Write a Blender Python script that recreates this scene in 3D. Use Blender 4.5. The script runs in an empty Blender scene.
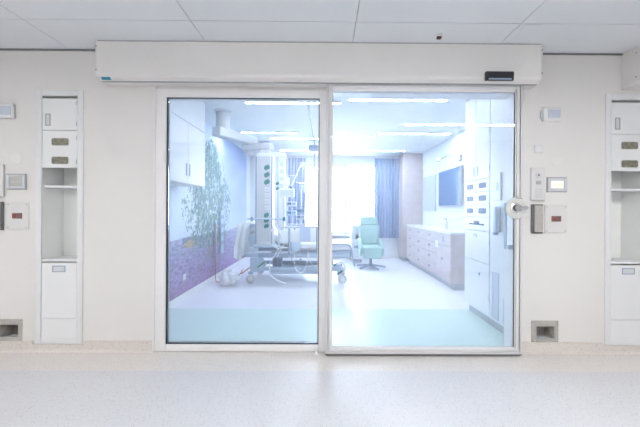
import bpy, bmesh, math, random
from mathutils import Vector, Matrix, noise
random.seed(7)
S = bpy.context.scene
COL = S.collection
PI = math.pi
# ------------------------------------------------------------------ camera
F = 310.0
CAMP = Vector((0, -2.70, 1.235))
RCAM = Matrix.Rotation(math.radians(-0.33), 3, 'Z') @ Matrix.Rotation(PI/2, 3, 'X') @ Matrix.Rotation(math.radians(0.30), 3, 'Z')
CX, CY = 326.8, 210.0
def P(px, py, Y):
    """measured image point at world depth Y -> world position"""
    d = RCAM @ Vector(((px-CX)/F, (CY-py)/F, -1))
    return CAMP + d*((Y-CAMP.y)/d.y)
cam = bpy.data.objects.new('camera', bpy.data.cameras.new('camera'))
COL.objects.link(cam); S.camera = cam
cam.location = CAMP; cam.rotation_euler = RCAM.to_euler()
cam.data.sensor_width = 36; cam.data.lens = F/640*36
cam.data.shift_x = (320-CX)/640; cam.data.shift_y = (CY-213.5)/640
cam.data.clip_start = 0.02

# ------------------------------------------------------------------ materials
def newmat(name):
    m = bpy.data.materials.new(name); m.use_nodes = True
    return m, m.node_tree, m.node_tree.nodes['Principled BSDF']
def mat(name, col, rough=0.5, metal=0.0, var=0.03, scale=6.0, bump=0.0, bscale=200.0, spec=0.5, coat=0.0):
    m, nt, b = newmat(name)
    N = nt.nodes; L = nt.links
    tc = N.new('ShaderNodeTexCoord')
    n = N.new('ShaderNodeTexNoise'); n.inputs['Scale'].default_value = scale; n.inputs['Detail'].default_value = 3
    r = N.new('ShaderNodeValToRGB')
    r.color_ramp.elements[0].position = .3; r.color_ramp.elements[1].position = .7
    r.color_ramp.elements[0].color = (*[max(0, c*(1-var)) for c in col], 1)
    r.color_ramp.elements[1].color = (*[min(1, c*(1+var)) for c in col], 1)
    L.new(tc.outputs['Object'], n.inputs['Vector']); L.new(n.outputs['Fac'], r.inputs['Fac'])
    L.new(r.outputs['Color'], b.inputs['Base Color'])
    b.inputs['Roughness'].default_value = rough; b.inputs['Metallic'].default_value = metal
    b.inputs['Specular IOR Level'].default_value = spec
    b.inputs['Coat Weight'].default_value = coat
    if bump:
        n2 = N.new('ShaderNodeTexNoise'); n2.inputs['Scale'].default_value = bscale
        bp = N.new('ShaderNodeBump'); bp.inputs['Strength'].default_value = bump; bp.inputs['Distance'].default_value = .002
        L.new(tc.outputs['Object'], n2.inputs['Vector']); L.new(n2.outputs['Fac'], bp.inputs['Height'])
        L.new(bp.outputs['Normal'], b.inputs['Normal'])
    return m
def emis(name, col, s):
    m, nt, b = newmat(name)
    b.inputs['Base Color'].default_value = (.8, .8, .8, 1)
    b.inputs['Emission Color'].default_value = (*col, 1); b.inputs['Emission Strength'].default_value = s
    return m
def speckle(name, base, chipa, chipb, scale=90, rough=.3, border=None):
    """terrazzo-look vinyl; border=(y threshold, other base) gives an inlaid strip"""
    m, nt, b = newmat(name); N = nt.nodes; L = nt.links
    tc = N.new('ShaderNodeTexCoord')
    def chips(sc, thr, seed):
        v = N.new('ShaderNodeTexVoronoi'); v.inputs['Scale'].default_value = sc
        mp = N.new('ShaderNodeMapping'); mp.inputs['Location'].default_value = (seed, seed*2, 0)
        L.new(tc.outputs['Object'], mp.inputs['Vector']); L.new(mp.outputs['Vector'], v.inputs['Vector'])
        lt = N.new('ShaderNodeMath'); lt.operation = 'LESS_THAN'; lt.inputs[1].default_value = .33
        L.new(v.outputs['Distance'], lt.inputs[0])
        sx = N.new('ShaderNodeSeparateColor'); L.new(v.outputs['Color'], sx.inputs['Color'])
        g = N.new('ShaderNodeMath'); g.operation = 'GREATER_THAN'; g.inputs[1].default_value = thr
        L.new(sx.outputs['Red'], g.inputs[0])
        mu = N.new('ShaderNodeMath'); mu.operation = 'MULTIPLY'
        L.new(lt.outputs[0], mu.inputs[0]); L.new(g.outputs[0], mu.inputs[1]); return mu.outputs[0]
    def mix(fac, a, c):
        x = N.new('ShaderNodeMix'); x.data_type = 'RGBA'
        if hasattr(fac, 'links'): L.new(fac, x.inputs['Factor'])
        else: x.inputs['Factor'].default_value = fac
        for s, v in ((6, a), (7, c)):
            if hasattr(v, 'links'): L.new(v, x.inputs[s])
            else: x.inputs[s].default_value = (*v, 1)
        return x.outputs[2]
    nz = N.new('ShaderNodeTexNoise'); nz.inputs['Scale'].default_value = 1.6; nz.inputs['Detail'].default_value = 2
    L.new(tc.outputs['Object'], nz.inputs['Vector'])
    c0 = mix(nz.outputs['Fac'], tuple(c*.975 for c in base), base)
    if border:
        sp = N.new('ShaderNodeSeparateXYZ'); L.new(tc.outputs['Object'], sp.inputs[0])
        g = N.new('ShaderNodeMath'); g.operation = 'GREATER_THAN'; g.inputs[1].default_value = border[0]
        L.new(sp.outputs['Y'], g.inputs[0]); c0 = mix(g.outputs[0], c0, border[1])
    c1 = mix(chips(scale, .72, 3.1), c0, chipa)
    c2 = mix(chips(scale*1.7, .8, 7.7), c1, chipb)
    L.new(c2, b.inputs['Base Color']); b.inputs['Roughness'].default_value = rough
    return m
def glassmat(name, tint, refl=1.0):
    m = bpy.data.materials.new(name); m.use_nodes = True; nt = m.node_tree; N = nt.nodes; L = nt.links
    N.clear()
    o = N.new('ShaderNodeOutputMaterial'); t = N.new('ShaderNodeBsdfTransparent'); g = N.new('ShaderNodeBsdfGlossy')
    t.inputs['Color'].default_value = (*tint, 1); g.inputs['Roughness'].default_value = 0.0
    g.inputs['Color'].default_value = (refl, refl, refl, 1)
    f = N.new('ShaderNodeFresnel'); f.inputs['IOR'].default_value = 1.5
    mx = N.new('ShaderNodeMixShader')
    L.new(f.outputs[0], mx.inputs[0]); L.new(t.outputs[0], mx.inputs[1]); L.new(g.outputs[0], mx.inputs[2])
    L.new(mx.outputs[0], o.inputs['Surface'])
    return m
def sheermat(name):
    m = bpy.data.materials.new(name); m.use_nodes = True; nt = m.node_tree; N = nt.nodes; L = nt.links
    N.clear()
    o = N.new('ShaderNodeOutputMaterial'); t = N.new('ShaderNodeBsdfTransparent'); g = N.new('ShaderNodeBsdfTranslucent')
    g.inputs['Color'].default_value = (.92, .94, .97, 1)
    mx = N.new('ShaderNodeMixShader'); mx.inputs[0].default_value = .6
    L.new(t.outputs[0], mx.inputs[1]); L.new(g.outputs[0], mx.inputs[2]); L.new(mx.outputs[0], o.inputs['Surface'])
    return m

M = dict(
    wall=mat('wall_paint', (.76, .745, .73), .7, var=.01, scale=2, bump=.05),
    roomwall=mat('room_wall_paint', (.80, .84, .88), .7, var=.01, scale=2),
    ceil=mat('ceiling_panel', (.78, .81, .85), .6, var=.01, scale=3),
    roomceil=mat('room_ceiling', (.86, .885, .91), .7, var=.01),
    joint=mat('joint_shadow_gap', (.42, .44, .46), .7),
    alu=mat('powder_coated_frame', (.82, .81, .815), .38, var=.01),
    alug=mat('anodised_aluminium', (.68, .68, .70), .4, var=.01),
    cover=mat('operator_cover', (.78, .765, .75), .42, var=.01),
    gasket=mat('rubber_gasket', (.03, .05, .08), .5),
    white=mat('white_laminate', (.78, .80, .825), .35, var=.01),
    plate=mat('plate_paint', (.71, .70, .695), .45, var=.01),
    whitep=mat('white_plastic', (.77, .78, .795), .4, var=.01),
    niche=mat('niche_laminate', (.80, .81, .82), .4, var=.01),
    nichein=mat('niche_liner', (.86, .87, .86), .45, var=.01),
    olive=mat('slot_interior', (.23, .22, .17), .5, var=.3, scale=40),
    steel=mat('brushed_steel', (.50, .48, .45), .4, metal=.35, var=.08, scale=30),
    chrome=mat('chrome', (.75, .76, .78), .15, metal=1.0, var=.02),
    dark=mat('black_plastic', (.012, .014, .022), .5, var=.1),
    darkg=mat('dark_grey', (.16, .16, .17), .4, var=.1),
    grey=mat('grey_plastic', (.38, .39, .41), .45, var=.04),
    lgrey=mat('light_grey_plastic', (.62, .65, .69), .45, var=.03),
    screen=mat('grey_screen', (.50, .50, .47), .3, var=.05),
    screenon=emis('lit_screen', (1, .95, .75), .16),
    pir=mat('lens_blue_grey', (.52, .57, .66), .35),
    red=mat('red_plastic', (.36, .09, .08), .4, var=.2, scale=60),
    blue=mat('blue_sticker', (.03, .28, .42), .5, var=.1),
    wood=mat('pale_ash_veneer', (.63, .57, .585), .5, var=.05, scale=9),
    kick=mat('grey_plinth', (.46, .50, .55), .45),
    blk=mat('television_glass', (.12, .22, .40), .12, var=.05),
    board=mat('grey_board', (.52, .60, .72), .4, var=.02),
    mint=mat('mint_leather', (.38, .57, .55), .45, var=.04, bump=.2, bscale=90),
    curtain=mat('blue_curtain', (.33, .42, .60), .85, var=.06, scale=12, bump=.2),
    bluegrey=mat('blue_grey_metal', (.34, .43, .56), .4, metal=.2, var=.03),
    bedblue=mat('pale_blue_plastic', (.50, .62, .74), .4, var=.03),
    teal=mat('teal_marking', (.01, .22, .25), .45, var=.1),
    green=mat('green_strap', (.05, .35, .25), .6),
    orange=mat('orange_hose', (.62, .25, .2), .45),
    linen=mat('white_linen', (.85, .87, .89), .9, var=.02, bump=.4, bscale=60),
    paper=mat('white_paper', (.86, .87, .88), .8),
    cardb=mat('pale_blue_card', (.55, .66, .82), .7),
    tube=mat('clear_white_tube', (.86, .89, .92), .3),
    silic=mat('frosted_disc', (.66, .68, .66), .35, var=.01),
    redtip=mat('sensor_red', (.09, .03, .04), .4),
    sheer=sheermat('sheer_fabric'),
    glass=glassmat('clear_glass', (.968, .982, 1.0)),
    glassout=glassmat('window_glass', (.97, .99, 1.0)),
    lampc=emis('corridor_diffuser', (1.0, .98, .955), 53),
    lampr=emis('room_diffuser', (.87, .92, 1.0), 37),
    tile=emis('lit_yellow_tile', (1, .85, .25), .12),
    slotb=mat('slot_blue', (.13, .19, .34), .5),
    rim=mat('slot_rim', (.66, .68, .70), .35),
)
M['floor'] = speckle('corridor_vinyl', (.665, .67, .70), (.52, .50, .50), (.80, .80, .80), 95, .24, border=(-0.325, (.725, .695, .67)))
M['base'] = speckle('cove_vinyl', (.70, .65, .61), (.47, .42, .40), (.78, .75, .72), 90, .45)
M['rfloor'] = mat('room_vinyl', (.80, .81, .87), .28, var=.01)
M['gfloor'] = mat('mint_vinyl', (.60, .75, .71), .28, var=.01)

# ------------------------------------------------------------------ mesh builder
class MB:
    def __init__(s): s.bm = bmesh.new()
    def box(s, x0, x1, y0, y1, z0, z1, bev=0, seg=2, rot=None, c=None):
        t = bmesh.new(); bmesh.ops.create_cube(t, size=1)
        mm = Matrix.Translation(((x0+x1)/2, (y0+y1)/2, (z0+z1)/2)) @ Matrix.Diagonal((abs(x1-x0), abs(y1-y0), abs(z1-z0), 1))
        bmesh.ops.transform(t, matrix=mm, verts=t.verts)
        if bev:
            bmesh.ops.bevel(t, geom=t.edges[:], offset=min(bev, .49*min(abs(x1-x0), abs(y1-y0), abs(z1-z0))), segments=seg, affect='EDGES', profile=.5)
        if rot is not None:
            cc = Vector(c) if c is not None else Vector(((x0+x1)/2, (y0+y1)/2, (z0+z1)/2))
            bmesh.ops.transform(t, matrix=Matrix.Translation(cc) @ rot.to_4x4() @ Matrix.Translation(-cc), verts=t.verts)
        s.add(t); return s
    def add(s, t):
        me = bpy.data.meshes.new('tmp'); t.to_mesh(me); s.bm.from_mesh(me); bpy.data.meshes.remove(me); t.free()
    def cyl(s, p0, p1, r, r2=None, seg=20):
        p0, p1 = Vector(p0), Vector(p1); d = p1-p0
        t = bmesh.new(); bmesh.ops.create_cone(t, cap_ends=True, segments=seg, radius1=r, radius2=r if r2 is None else r2, depth=d.length)
        q = Vector((0, 0, 1)).rotation_difference(d.normalized()).to_matrix().to_4x4()
        bmesh.ops.transform(t, matrix=Matrix.Translation((p0+p1)/2) @ q, verts=t.verts)
        s.add(t); return s
    def tube(s, pts, r, seg=8, sm=4):
        pts = [Vector(p) for p in pts]
        if sm > 1 and len(pts) > 2:
            out = []
            for i in range(len(pts)-1):
                a = pts[max(i-1, 0)]; b = pts[i]; c = pts[i+1]; d = pts[min(i+2, len(pts)-1)]
                for k in range(sm):
                    u = k/sm
                    out.append(.5*((2*b)+(c-a)*u+(2*a-5*b+4*c-d)*u*u+(3*b-a-3*c+d)*u**3))
            out.append(pts[-1]); pts = out
        bm = s.bm; rings = []; up = Vector((0, .2, 1)).normalized()
        for i, p in enumerate(pts):
            d = (pts[min(i+1, len(pts)-1)]-pts[max(i-1, 0)]).normalized()
            u = d.cross(up)
            if u.length < .05: u = d.cross(Vector((1, 0, 0)))
            u.normalize(); v = d.cross(u)
            if rings:
                pu = s._pu; u = (pu-d*pu.dot(d)).normalized(); v = d.cross(u)
            s._pu = u
            rings.append([bm.verts.new(p+(u*math.cos(a)+v*math.sin(a))*r) for a in [2*PI*k/seg for k in range(seg)]])
        for i in range(len(rings)-1):
            for k in range(seg):
                bm.faces.new((rings[i][k], rings[i][(k+1) % seg], rings[i+1][(k+1) % seg], rings[i+1][k]))
        bm.faces.new(rings[0][::-1]); bm.faces.new(rings[-1]); return s
    def lathe(s, prof, origin, axis=(0, 0, 1), seg=28):
        """prof: list of (r, h) along axis"""
        q = Vector((0, 0, 1)).rotation_difference(Vector(axis).normalized()).to_matrix(); o = Vector(origin); bm = s.bm; rings = []
        for r, h in prof:
            rings.append([bm.verts.new(o+q @ Vector((r*math.cos(a), r*math.sin(a), h))) for a in [2*PI*k/seg for k in range(seg)]])
        for i in range(len(rings)-1):
            for k in range(seg):
                bm.faces.new((rings[i][k], rings[i][(k+1) % seg], rings[i+1][(k+1) % seg], rings[i+1][k]))
        bm.faces.new(rings[0][::-1]); bm.faces.new(rings[-1]); return s
    def prism(s, poly, y0, y1, plane='XZ'):
        """extrude polygon. XZ: poly (x,z) along y; YZ: poly (y,z) along x; XY along z"""
        f = {'XZ': lambda a, b, t: (a, t, b), 'YZ': lambda a, b, t: (t, a, b), 'XY': lambda a, b, t: (a, b, t)}[plane]
        bm = s.bm; A = [bm.verts.new(f(a, b, y0)) for a, b in poly]; B = [bm.verts.new(f(a, b, y1)) for a, b in poly]
        n = len(poly); bm.faces.new(A); bm.faces.new(B[::-1])
        for i in range(n): bm.faces.new((A[i], B[i], B[(i+1) % n], A[(i+1) % n]))
        return s
    def rrect(s, x0, x1, z0, z1, y0, y1, r, n=5):
        poly = []
        for cx, cz, a0 in ((x1-r, z1-r, 0), (x0+r, z1-r, 90), (x0+r, z0+r, 180), (x1-r, z0+r, 270)):
            for k in range(n+1):
                a = math.radians(a0+90*k/n); poly.append((cx+r*math.cos(a), cz+r*math.sin(a)))
        return s.prism(poly, y0, y1)
    def frame(s, x0, x1, z0, z1, y0, y1, wl, wr=None, wt=None, wb=None, bev=0):
        wr = wl if wr is None else wr; wt = wl if wt is None else wt; wb = wl if wb is None else wb
        s.box(x0, x0+wl, y0, y1, z0, z1, bev); s.box(x1-wr, x1, y0, y1, z0, z1, bev)
        s.box(x0+wl, x1-wr, y0, y1, z1-wt, z1, bev); s.box(x0+wl, x1-wr, y0, y1, z0, z0+wb, bev); return s
    def build(s, name, m, parent=None, smooth=False, split=False):
        if split:
            bm = s.bm; left = set(bm.verts); isl = []
            while left:
                st = [left.pop()]; comp = set(st)
                while st:
                    for e in st.pop().link_edges:
                        for v in e.verts:
                            if v in left: left.discard(v); comp.add(v); st.append(v)
                isl.append(comp)
            out = []
            for comp in isl:
                q = MB(); mp = {v: q.bm.verts.new(v.co) for v in comp}
                for f in bm.faces:
                    if f.verts[0] in comp: q.bm.faces.new([mp[v] for v in f.verts])
                out.append(q.build(name, m, parent, smooth))
            bm.free(); return out[0]
        bmesh.ops.remove_doubles(s.bm, verts=s.bm.verts, dist=1e-5)
        bmesh.ops.recalc_face_normals(s.bm, faces=s.bm.faces)
        me = bpy.data.meshes.new(name)
        if parent is not None: o0 = worldloc(parent)
        else:
            xs = [v.co for v in s.bm.verts]
            o0 = Vector((sum(v.x for v in xs)/len(xs), sum(v.y for v in xs)/len(xs), min(v.z for v in xs)))
            if name.split('_')[0] in ('floor', 'wall', 'ceiling', 'baseboard'): o0 = Vector((0, 0, 0))
        bmesh.ops.translate(s.bm, verts=s.bm.verts, vec=-o0)
        s.bm.to_mesh(me); s.bm.free(); me.materials.append(m)
        if smooth:
            for p in me.polygons: p.use_smooth = True
            me.set_sharp_from_angle(angle=math.radians(38))
        o = bpy.data.objects.new(name, me); COL.objects.link(o)
        if parent is None: o.location = o0
        else: o.parent = parent
        return o
def worldloc(o):
    v = Vector(o.location)
    while o.parent: o = o.parent; v += o.location
    return v
def tag(o, label=None, cat=None, group=None, kind=None):
    if label: o['label'] = label
    if cat: o['category'] = cat
    if group: o['group'] = group
    if kind: o['kind'] = kind
    return o
def thing(name, loc, label, cat, group=None):
    o = bpy.data.objects.new(name, None); COL.objects.link(o); o.location = loc; o.empty_display_size = .05
    return tag(o, label, cat, group)
def struct(name, loc=None, mb=None, m=None):
    if mb is None:
        o = bpy.data.objects.new(name, None); COL.objects.link(o); o.location = loc
    else: o = mb.build(name, m)
    o['kind'] = 'structure'; return o
def copy_tree(o, off=None, label=None, parent=None):
    c = o.copy(); COL.objects.link(c)
    if parent is not None: c.parent = parent
    if off is not None: c.location = Vector(o.location)+Vector(off)
    if label: c['label'] = label
    for ch in list(o.children): copy_tree(ch, parent=c)
    return c

# ------------------------------------------------------------------ dimensions
CZ = 2.613                     # corridor ceiling
RZ = 2.63                      # room ceiling
XL, XR = -1.93, 2.38           # room side walls
YF = 5.30                      # window wall
T = .12                        # partition thickness
CL, CR, CB = -6.0, 6.0, -3.7   # corridor ends / back
OX0, OX1, OZ1 = -1.478, 1.655, 2.275
NX0 = -2.475; NX1 = -2.122     # left niche opening
N2 = 4.951                     # offset to the right niche
NZ0, NZ1 = .085, 2.235

def holed(x0, x1, z0, z1, y0, y1, holes):
    mb = MB(); xs = sorted({x0, x1, *[h[0] for h in holes], *[h[1] for h in holes]}); zs = sorted({z0, z1, *[h[2] for h in holes], *[h[3] for h in holes]})
    def full(i, j):
        if i < 0 or j < 0 or i >= len(xs)-1 or j >= len(zs)-1: return False
        cx = (xs[i]+xs[i+1])/2; cz = (zs[j]+zs[j+1])/2
        return not any(h[0] < cx < h[1] and h[2] < cz < h[3] for h in holes)
    bm = mb.bm
    def q(*p): bm.faces.new([bm.verts.new(v) for v in p])
    for i in range(len(xs)-1):
        for j in range(len(zs)-1):
            if not full(i, j): continue
            a, b, c, d = xs[i], xs[i+1], zs[j], zs[j+1]
            q((a, y0, c), (b, y0, c), (b, y0, d), (a, y0, d)); q((a, y1, c), (a, y1, d), (b, y1, d), (b, y1, c))
            if not full(i-1, j): q((a, y0, c), (a, y0, d), (a, y1, d), (a, y1, c))
            if not full(i+1, j): q((b, y0, c), (b, y1, c), (b, y1, d), (b, y0, d))
            if not full(i, j-1): q((a, y0, c), (a, y1, c), (b, y1, c), (b, y0, c))
            if not full(i, j+1): q((a, y0, d), (b, y0, d), (b, y1, d), (a, y1, d))
    return mb

# steel recess boxes low on the wall
a = P(531, 320.5, 0); b = P(558, 342.5, 0)
RC = [(a.x, b.x, b.z, a.z)]
a2 = P(22.5, 339, 0); RC.append((a2.x-(b.x-a.x), a2.x, b.z, a.z))

# ------------------------------------------------------------------ setting
holes = [(OX0, OX1, -.2, OZ1), (NX0, NX1, NZ0, NZ1), (NX0+N2, NX1+N2, NZ0, NZ1)]
for r in RC: holes.append((r[0]+.03, r[1]-.03, r[2]+.03, r[3]-.03))
struct('wall_front', mb=holed(CL, CR, 0, CZ+.3, 0, T, holes), m=M['wall'])
struct('wall_back', mb=MB().box(CL, CR, CB-.1, CB, 0, CZ+.3), m=M['wall'])
struct('wall_corridor_left', mb=MB().box(CL-.1, CL, CB-.1, T, 0, CZ+.3), m=M['wall'])
struct('wall_corridor_right', mb=MB().box(CR, CR+.1, CB-.1, T, 0, CZ+.3), m=M['wall'])
struct('floor_corridor', mb=MB().box(CL-.1, CR+.1, CB-.1, 0.06, -.1, 0), m=M['floor'])
struct('floor_entry', mb=MB().box(XL-.1, XR+.1, .06, 1.17, -.1, 0), m=M['gfloor'])
struct('floor_room', mb=MB().box(XL-.1, XR+.1, 1.17, YF+.1, -.1, 0), m=M['rfloor'])
# ceiling: large metal panels with fine joints under a dark backing
jx = [-5.85, -4.63, -3.42, -2.21, -.99, .22, 1.435, 2.65, 3.87, 5.08, CR]
jy = [CB, -2.86, -1.645, -.43, 0]
mb = MB(); xs = [CL]+jx
for i in range(len(xs)-1):
    for j in range(len(jy)-1):
        mb.box(xs[i]+.003, xs[i+1]-.003, jy[j]+.003, jy[j+1]-.003, CZ, CZ+.02)
struct('ceiling_corridor', mb=mb, m=M['ceil'])
struct('ceiling_backing', mb=MB().box(CL-.1, CR+.1, CB-.1, T, CZ+.02, CZ+.1), m=M['joint'])
struct('ceiling_room', mb=MB().box(XL-.1, XR+.1, T, YF+.1, RZ, RZ+.1), m=M['roomceil'])
mb = MB()
mb.box(CL, -1.885, -.014, 0, CZ-.012, CZ-.001); mb.box(1.79, 2.59, -.014, 0, CZ-.012, CZ-.001); mb.box(3.5, CR, -.014, 0, CZ-.012, CZ-.001)
struct('trim_1', mb=mb, m=mat('shadow_gap_trim', (.18, .19, .2), .6))
# coved baseboard
def cove(x0, x1):
    return [(-.010, .088), (0, .092), (0, 0), (-.030, 0.0), (-.018, .006), (-.012, .018)], x0, x1
mb = MB()
for x0, x1 in ((CL, NX0-.045), (NX1+.045, OX0), (1.69, NX0+N2-.045), (NX1+N2+.045, CR)):
    pl, p, q = cove(x0, x1); mb.prism(pl, p, q, 'YZ')
for n0 in (NX0, NX0+N2):
    mb.prism([(-.010, .060), (-.001, .062), (-.001, 0), (-.030, 0.0), (-.018, .006), (-.012, .018)], n0-.045, n0+NX1-NX0+.045, 'YZ')
struct('baseboard_front', mb=mb, m=M['base'])
struct('baseboard_back', mb=MB().box(CL, CR, CB, CB+.012, 0, .09), m=M['base'])
# room shell
struct('wall_left', mb=MB().box(XL-.1, XL, T, YF, 0, RZ), m=M['roomwall'])
struct('wall_right', mb=MB().box(XR, XR+.1, T, YF, 0, RZ), m=M['roomwall'])
WX0, WX1, WZ0, WZ1 = -.90, 1.78, .60, 2.40
struct('wall_window', mb=holed(XL-.1, XR+.1, 0, RZ, YF, YF+.18, [(WX0, WX1, WZ0, WZ1)]), m=M['roomwall'])
struct('baseboard_left', mb=MB().box(XL, XL+.012, T, YF, 0, .085, .003), m=M['whitep'])
struct('baseboard_window', mb=MB().box(XL+.012, 1.9, YF-.012, YF, 0, .08, .003), m=M['whitep'])
# outside window
w = struct('window_2', ((WX0+WX1)/2, YF+.09, WZ0))
mb = MB().frame(WX0, WX1, WZ0, WZ1, YF+.06, YF+.12, .05)
for x in (-.18, .53, 1.2): mb.box(x-.025, x+.025, YF+.06, YF+.12, WZ0+.05, WZ1-.05)
mb.build('window_frame', M['whitep'], w)
MB().box(WX0+.05, WX1-.05, YF+.088, YF+.094, WZ0+.05, WZ1-.05).build('window_glass', M['glassout'], w)
MB().box(WX0-.05, WX1+.02, YF-.10, YF+.06, WZ0-.035, WZ0, .006).build('window_sill', M['whitep'], w)

# ------------------------------------------------------------------ fixed glazed screen (window_1)
w = struct('window_1', (-.7, .03, 0))
gx0, gx1 = P(167.3, 200, 0.01).x, P(319.2, 200, .01).x
gz0, gz1 = P(243, 343.5, .01).z, P(243, 98.5, .01).z
FX1 = .018
mb = MB(); mb.frame(OX0, FX1, 0.004, OZ1, -.012, .045, gx0-OX0, FX1-gx1, OZ1-gz1, gz0-.004, .004)
mb.build('window_frame', M['alu'], w, True)
MB().box(OX0-.006, OX0+.012, -.02, 0, .004, 2.30, .002).build('edge_bead', M['whitep'], w)
mb = MB().frame(gx0-.001, gx1+.001, gz0-.001, gz1+.001, -.004, .014, .007); mb.build('gasket', M['gasket'], w)
MB().box(gx0+.001, gx1-.001, .016, .020, gz0+.001, gz1-.001).build('glass_pane', M['glass'], w)
MB().box(gx0+.001, gx1-.001, .030, .034, gz0+.001, gz1-.001).build('glass_pane', M['glass'], w)
mb = MB().frame(gx0+.008, gx1-.008, gz0+.008, gz1-.008, .0215, .0285, .006); mb.build('spacer', M['whitep'], w)
# jamb lining round the clear opening
mb = MB(); mb.box(OX1-.012, OX1, -.006, T+.01, 0.002, OZ1, .003); mb.box(FX1+.002, OX1-.014, -.006, T+.01, OZ1-.02, OZ1, .003)
struct('trim_2', mb=mb, m=M['alu'])

# ------------------------------------------------------------------ sliding door leaf
LY0, LY1 = -.085, -.048
lx0, lx1 = P(325.8, 200, LY0).x, P(522.6, 200, LY0).x
d = struct('door_1', ((lx0+lx1)/2, -.055, 0.006))
lz0, lz1 = .010, 2.335
sw = .058
mb = MB(); mb.frame(lx0, lx1, lz0, lz1, LY0+.012, LY1, sw, sw, .09, .066, .004)
mb.build('door_frame', M['alu'], d, True)
mb = MB().frame(lx0, lx1, lz0, lz1, LY0, LY0+.011, .022, .018, .03, .028, .003); mb.build('edge_profile', M['alug'], d, True)
mb = MB().frame(lx0+.03, lx1-.026, lz0+.038, lz1-.04, LY0+.002, LY0+.011, .024, .024, .03, .024, .003); mb.build('glazing_bead', M['whitep'], d, True)
for y in (LY0+.015, LY0+.028):
    MB().box(lx0+sw-.001, lx1-sw+.001, y, y+.004, lz0+.065, lz1-.09).build('glass_pane', M['glass'], d)
MB().box(lx0+.01, lx1-.01, LY0+.012, LY1-.01, .001, lz0-.001).build('bottom_seal', M['gasket'], d)
MB().box(lx0+.002, lx1-.002, LY0-.004, LY0-.0005, lz0+.004, lz0+.012).build('drip_edge', M['darkg'], d)
# pull handle: pale round dish with a chromed knob
hp = P(515.5, 208, LY0)
h = MB().lathe([(.088, 0), (.092, -.006), (.088, -.014), (.060, -.018), (.040, -.016)], (hp.x, LY0-.001, hp.z), (0, 1, 0), 40).build('pull_handle', M['silic'], d, True)
tag(h, 'round pale dish handle plate')
MB().lathe([(.044, 0), (.044, .008), (.034, .012), (.028, .040), (.024, .046)], (hp.x-.012, LY0-.016, hp.z), (0, -1, 0), 28).build('handle_boss', M['chrome'], h, True)
MB().cyl((hp.x-.012, LY0-.045, hp.z), (hp.x+.052, LY0-.045, hp.z), .013).cyl((hp.x+.052, LY0-.045, hp.z), (hp.x+.070, LY0-.045, hp.z), .016).build('handle_knob', M['chrome'], h, True)
lp = P(519, 198, LY0)
MB().cyl((lp.x-.035, LY0-.02, lp.z), (lp.x+.012, LY0-.02, lp.z), .007).cyl((lp.x+.005, LY0-.0, lp.z), (lp.x+.005, LY0-.025, lp.z), .006).build('thumb_lever', M['chrome'], d, True)
# inside vertical pull, seen through the glass
ip0 = P(505.5, 203, LY1+.045)
mb = MB().cyl((ip0.x, LY1+.045, ip0.z-.40), (ip0.x, LY1+.045, ip0.z+.0), .011).cyl((ip0.x, LY1-.02, ip0.z-.02), (ip0.x, LY1+.045, ip0.z-.02), .008).cyl((ip0.x, LY1-.02, ip0.z-.38), (ip0.x, LY1+.045, ip0.z-.38), .008)
mb.box(ip0.x+.0, lx1-.03, LY1, LY1+.008, ip0.z-.40, ip0.z-.36); mb.box(ip0.x, lx1-.03, LY1, LY1+.008, ip0.z-.04, ip0.z)
mb.build('inner_pull', M['bedblue'], d, True)
# floor guide
g = P(316.5, 354, -.045)
mb = MB().box(g.x-.022, g.x+.022, -.07, -.022, 0, .006, .002).cyl((g.x, -.046, .006), (g.x, -.046, .034), .013)
tag(mb.build('floor_guide', M['whitep'], smooth=True), 'small white guide stud on the floor under the middle mullion', 'door guide')

# ------------------------------------------------------------------ door operator header
HX0, HX1, HY = -1.880, 1.785, -.157
t = thing('door_operator', (0, -.08, 2.30), 'long white operator cover above the glass sliding door', 'door operator')
MB().prism([(-.001, 2.300), (-.115, 2.300), (HY+.006, 2.318), (HY, 2.345), (HY, CZ-.001), (-.001, CZ-.001)], HX0+.012, HX1-.012, 'YZ').build('cover', M['cover'], t)
for x0, x1 in ((HX0, HX0+.0115), (HX1-.0115, HX1)):
    c = MB().prism([(-.001, 2.298), (-.117, 2.298), (HY+.003, 2.316), (HY-.003, 2.345), (HY-.003, CZ-.001), (-.001, CZ-.001)], x0, x1, 'YZ').build('end_cap', M['cover'], t)
    xc = (x0+x1)/2
    mb = MB()
    for z in (2.37, CZ-.05): mb.cyl((xc, HY-.005, z), (xc, HY-.003, z), .005, seg=10)
    mb.build('screw', M['darkg'], c, split=True)
MB().box(HX0+.015, HX1-.015, HY-.002, HY-.0002, CZ-.008, CZ-.002).build('top_seam', M['grey'], t)
MB().box(HX0+.015, HX1-.015, -.112, -.10, 2.292, 2.2995).build('under_lip', M['grey'], t)
a = P(101, 77, HY); b = P(111.5, 80, HY)
k = MB().prism([(a.x, a.z), (b.x-.012, a.z), (b.x, b.z), (a.x+.012, b.z)], HY-.0025, HY-.0004).build('sticker', M['blue'], t); tag(k, 'small blue manufacturer sticker')
# motion sensor
a = P(486, 71, HY-.03); b = P(515, 80, HY-.03)
t = thing('motion_sensor', ((a.x+b.x)/2, HY, b.z), 'black motion sensor on the front of the door operator cover', 'sensor')
MB().box(a.x+.002, b.x-.002, HY-.018, HY-.001, b.z, a.z, .004).build('back_plate', M['darkg'], t)
MB().prism([(HY-.018, b.z+.002), (HY-.018, a.z-.001), (HY-.028, a.z-.001), (HY-.042, a.z-.025), (HY-.036, b.z+.006)], a.x+.004, b.x-.014, 'YZ').prism([(b.x-.014, HY-.018), (b.x-.003, HY-.018), (b.x-.006, HY-.026), (b.x-.014, HY-.034)], b.z+.006, a.z-.004, 'XY').build('hood', M['dark'], t, True)
MB().box(a.x+.02, b.x-.03, HY-.040, HY-.030, b.z+.001, b.z+.012, .003).build('lens', M['bluegrey'], t)
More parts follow.
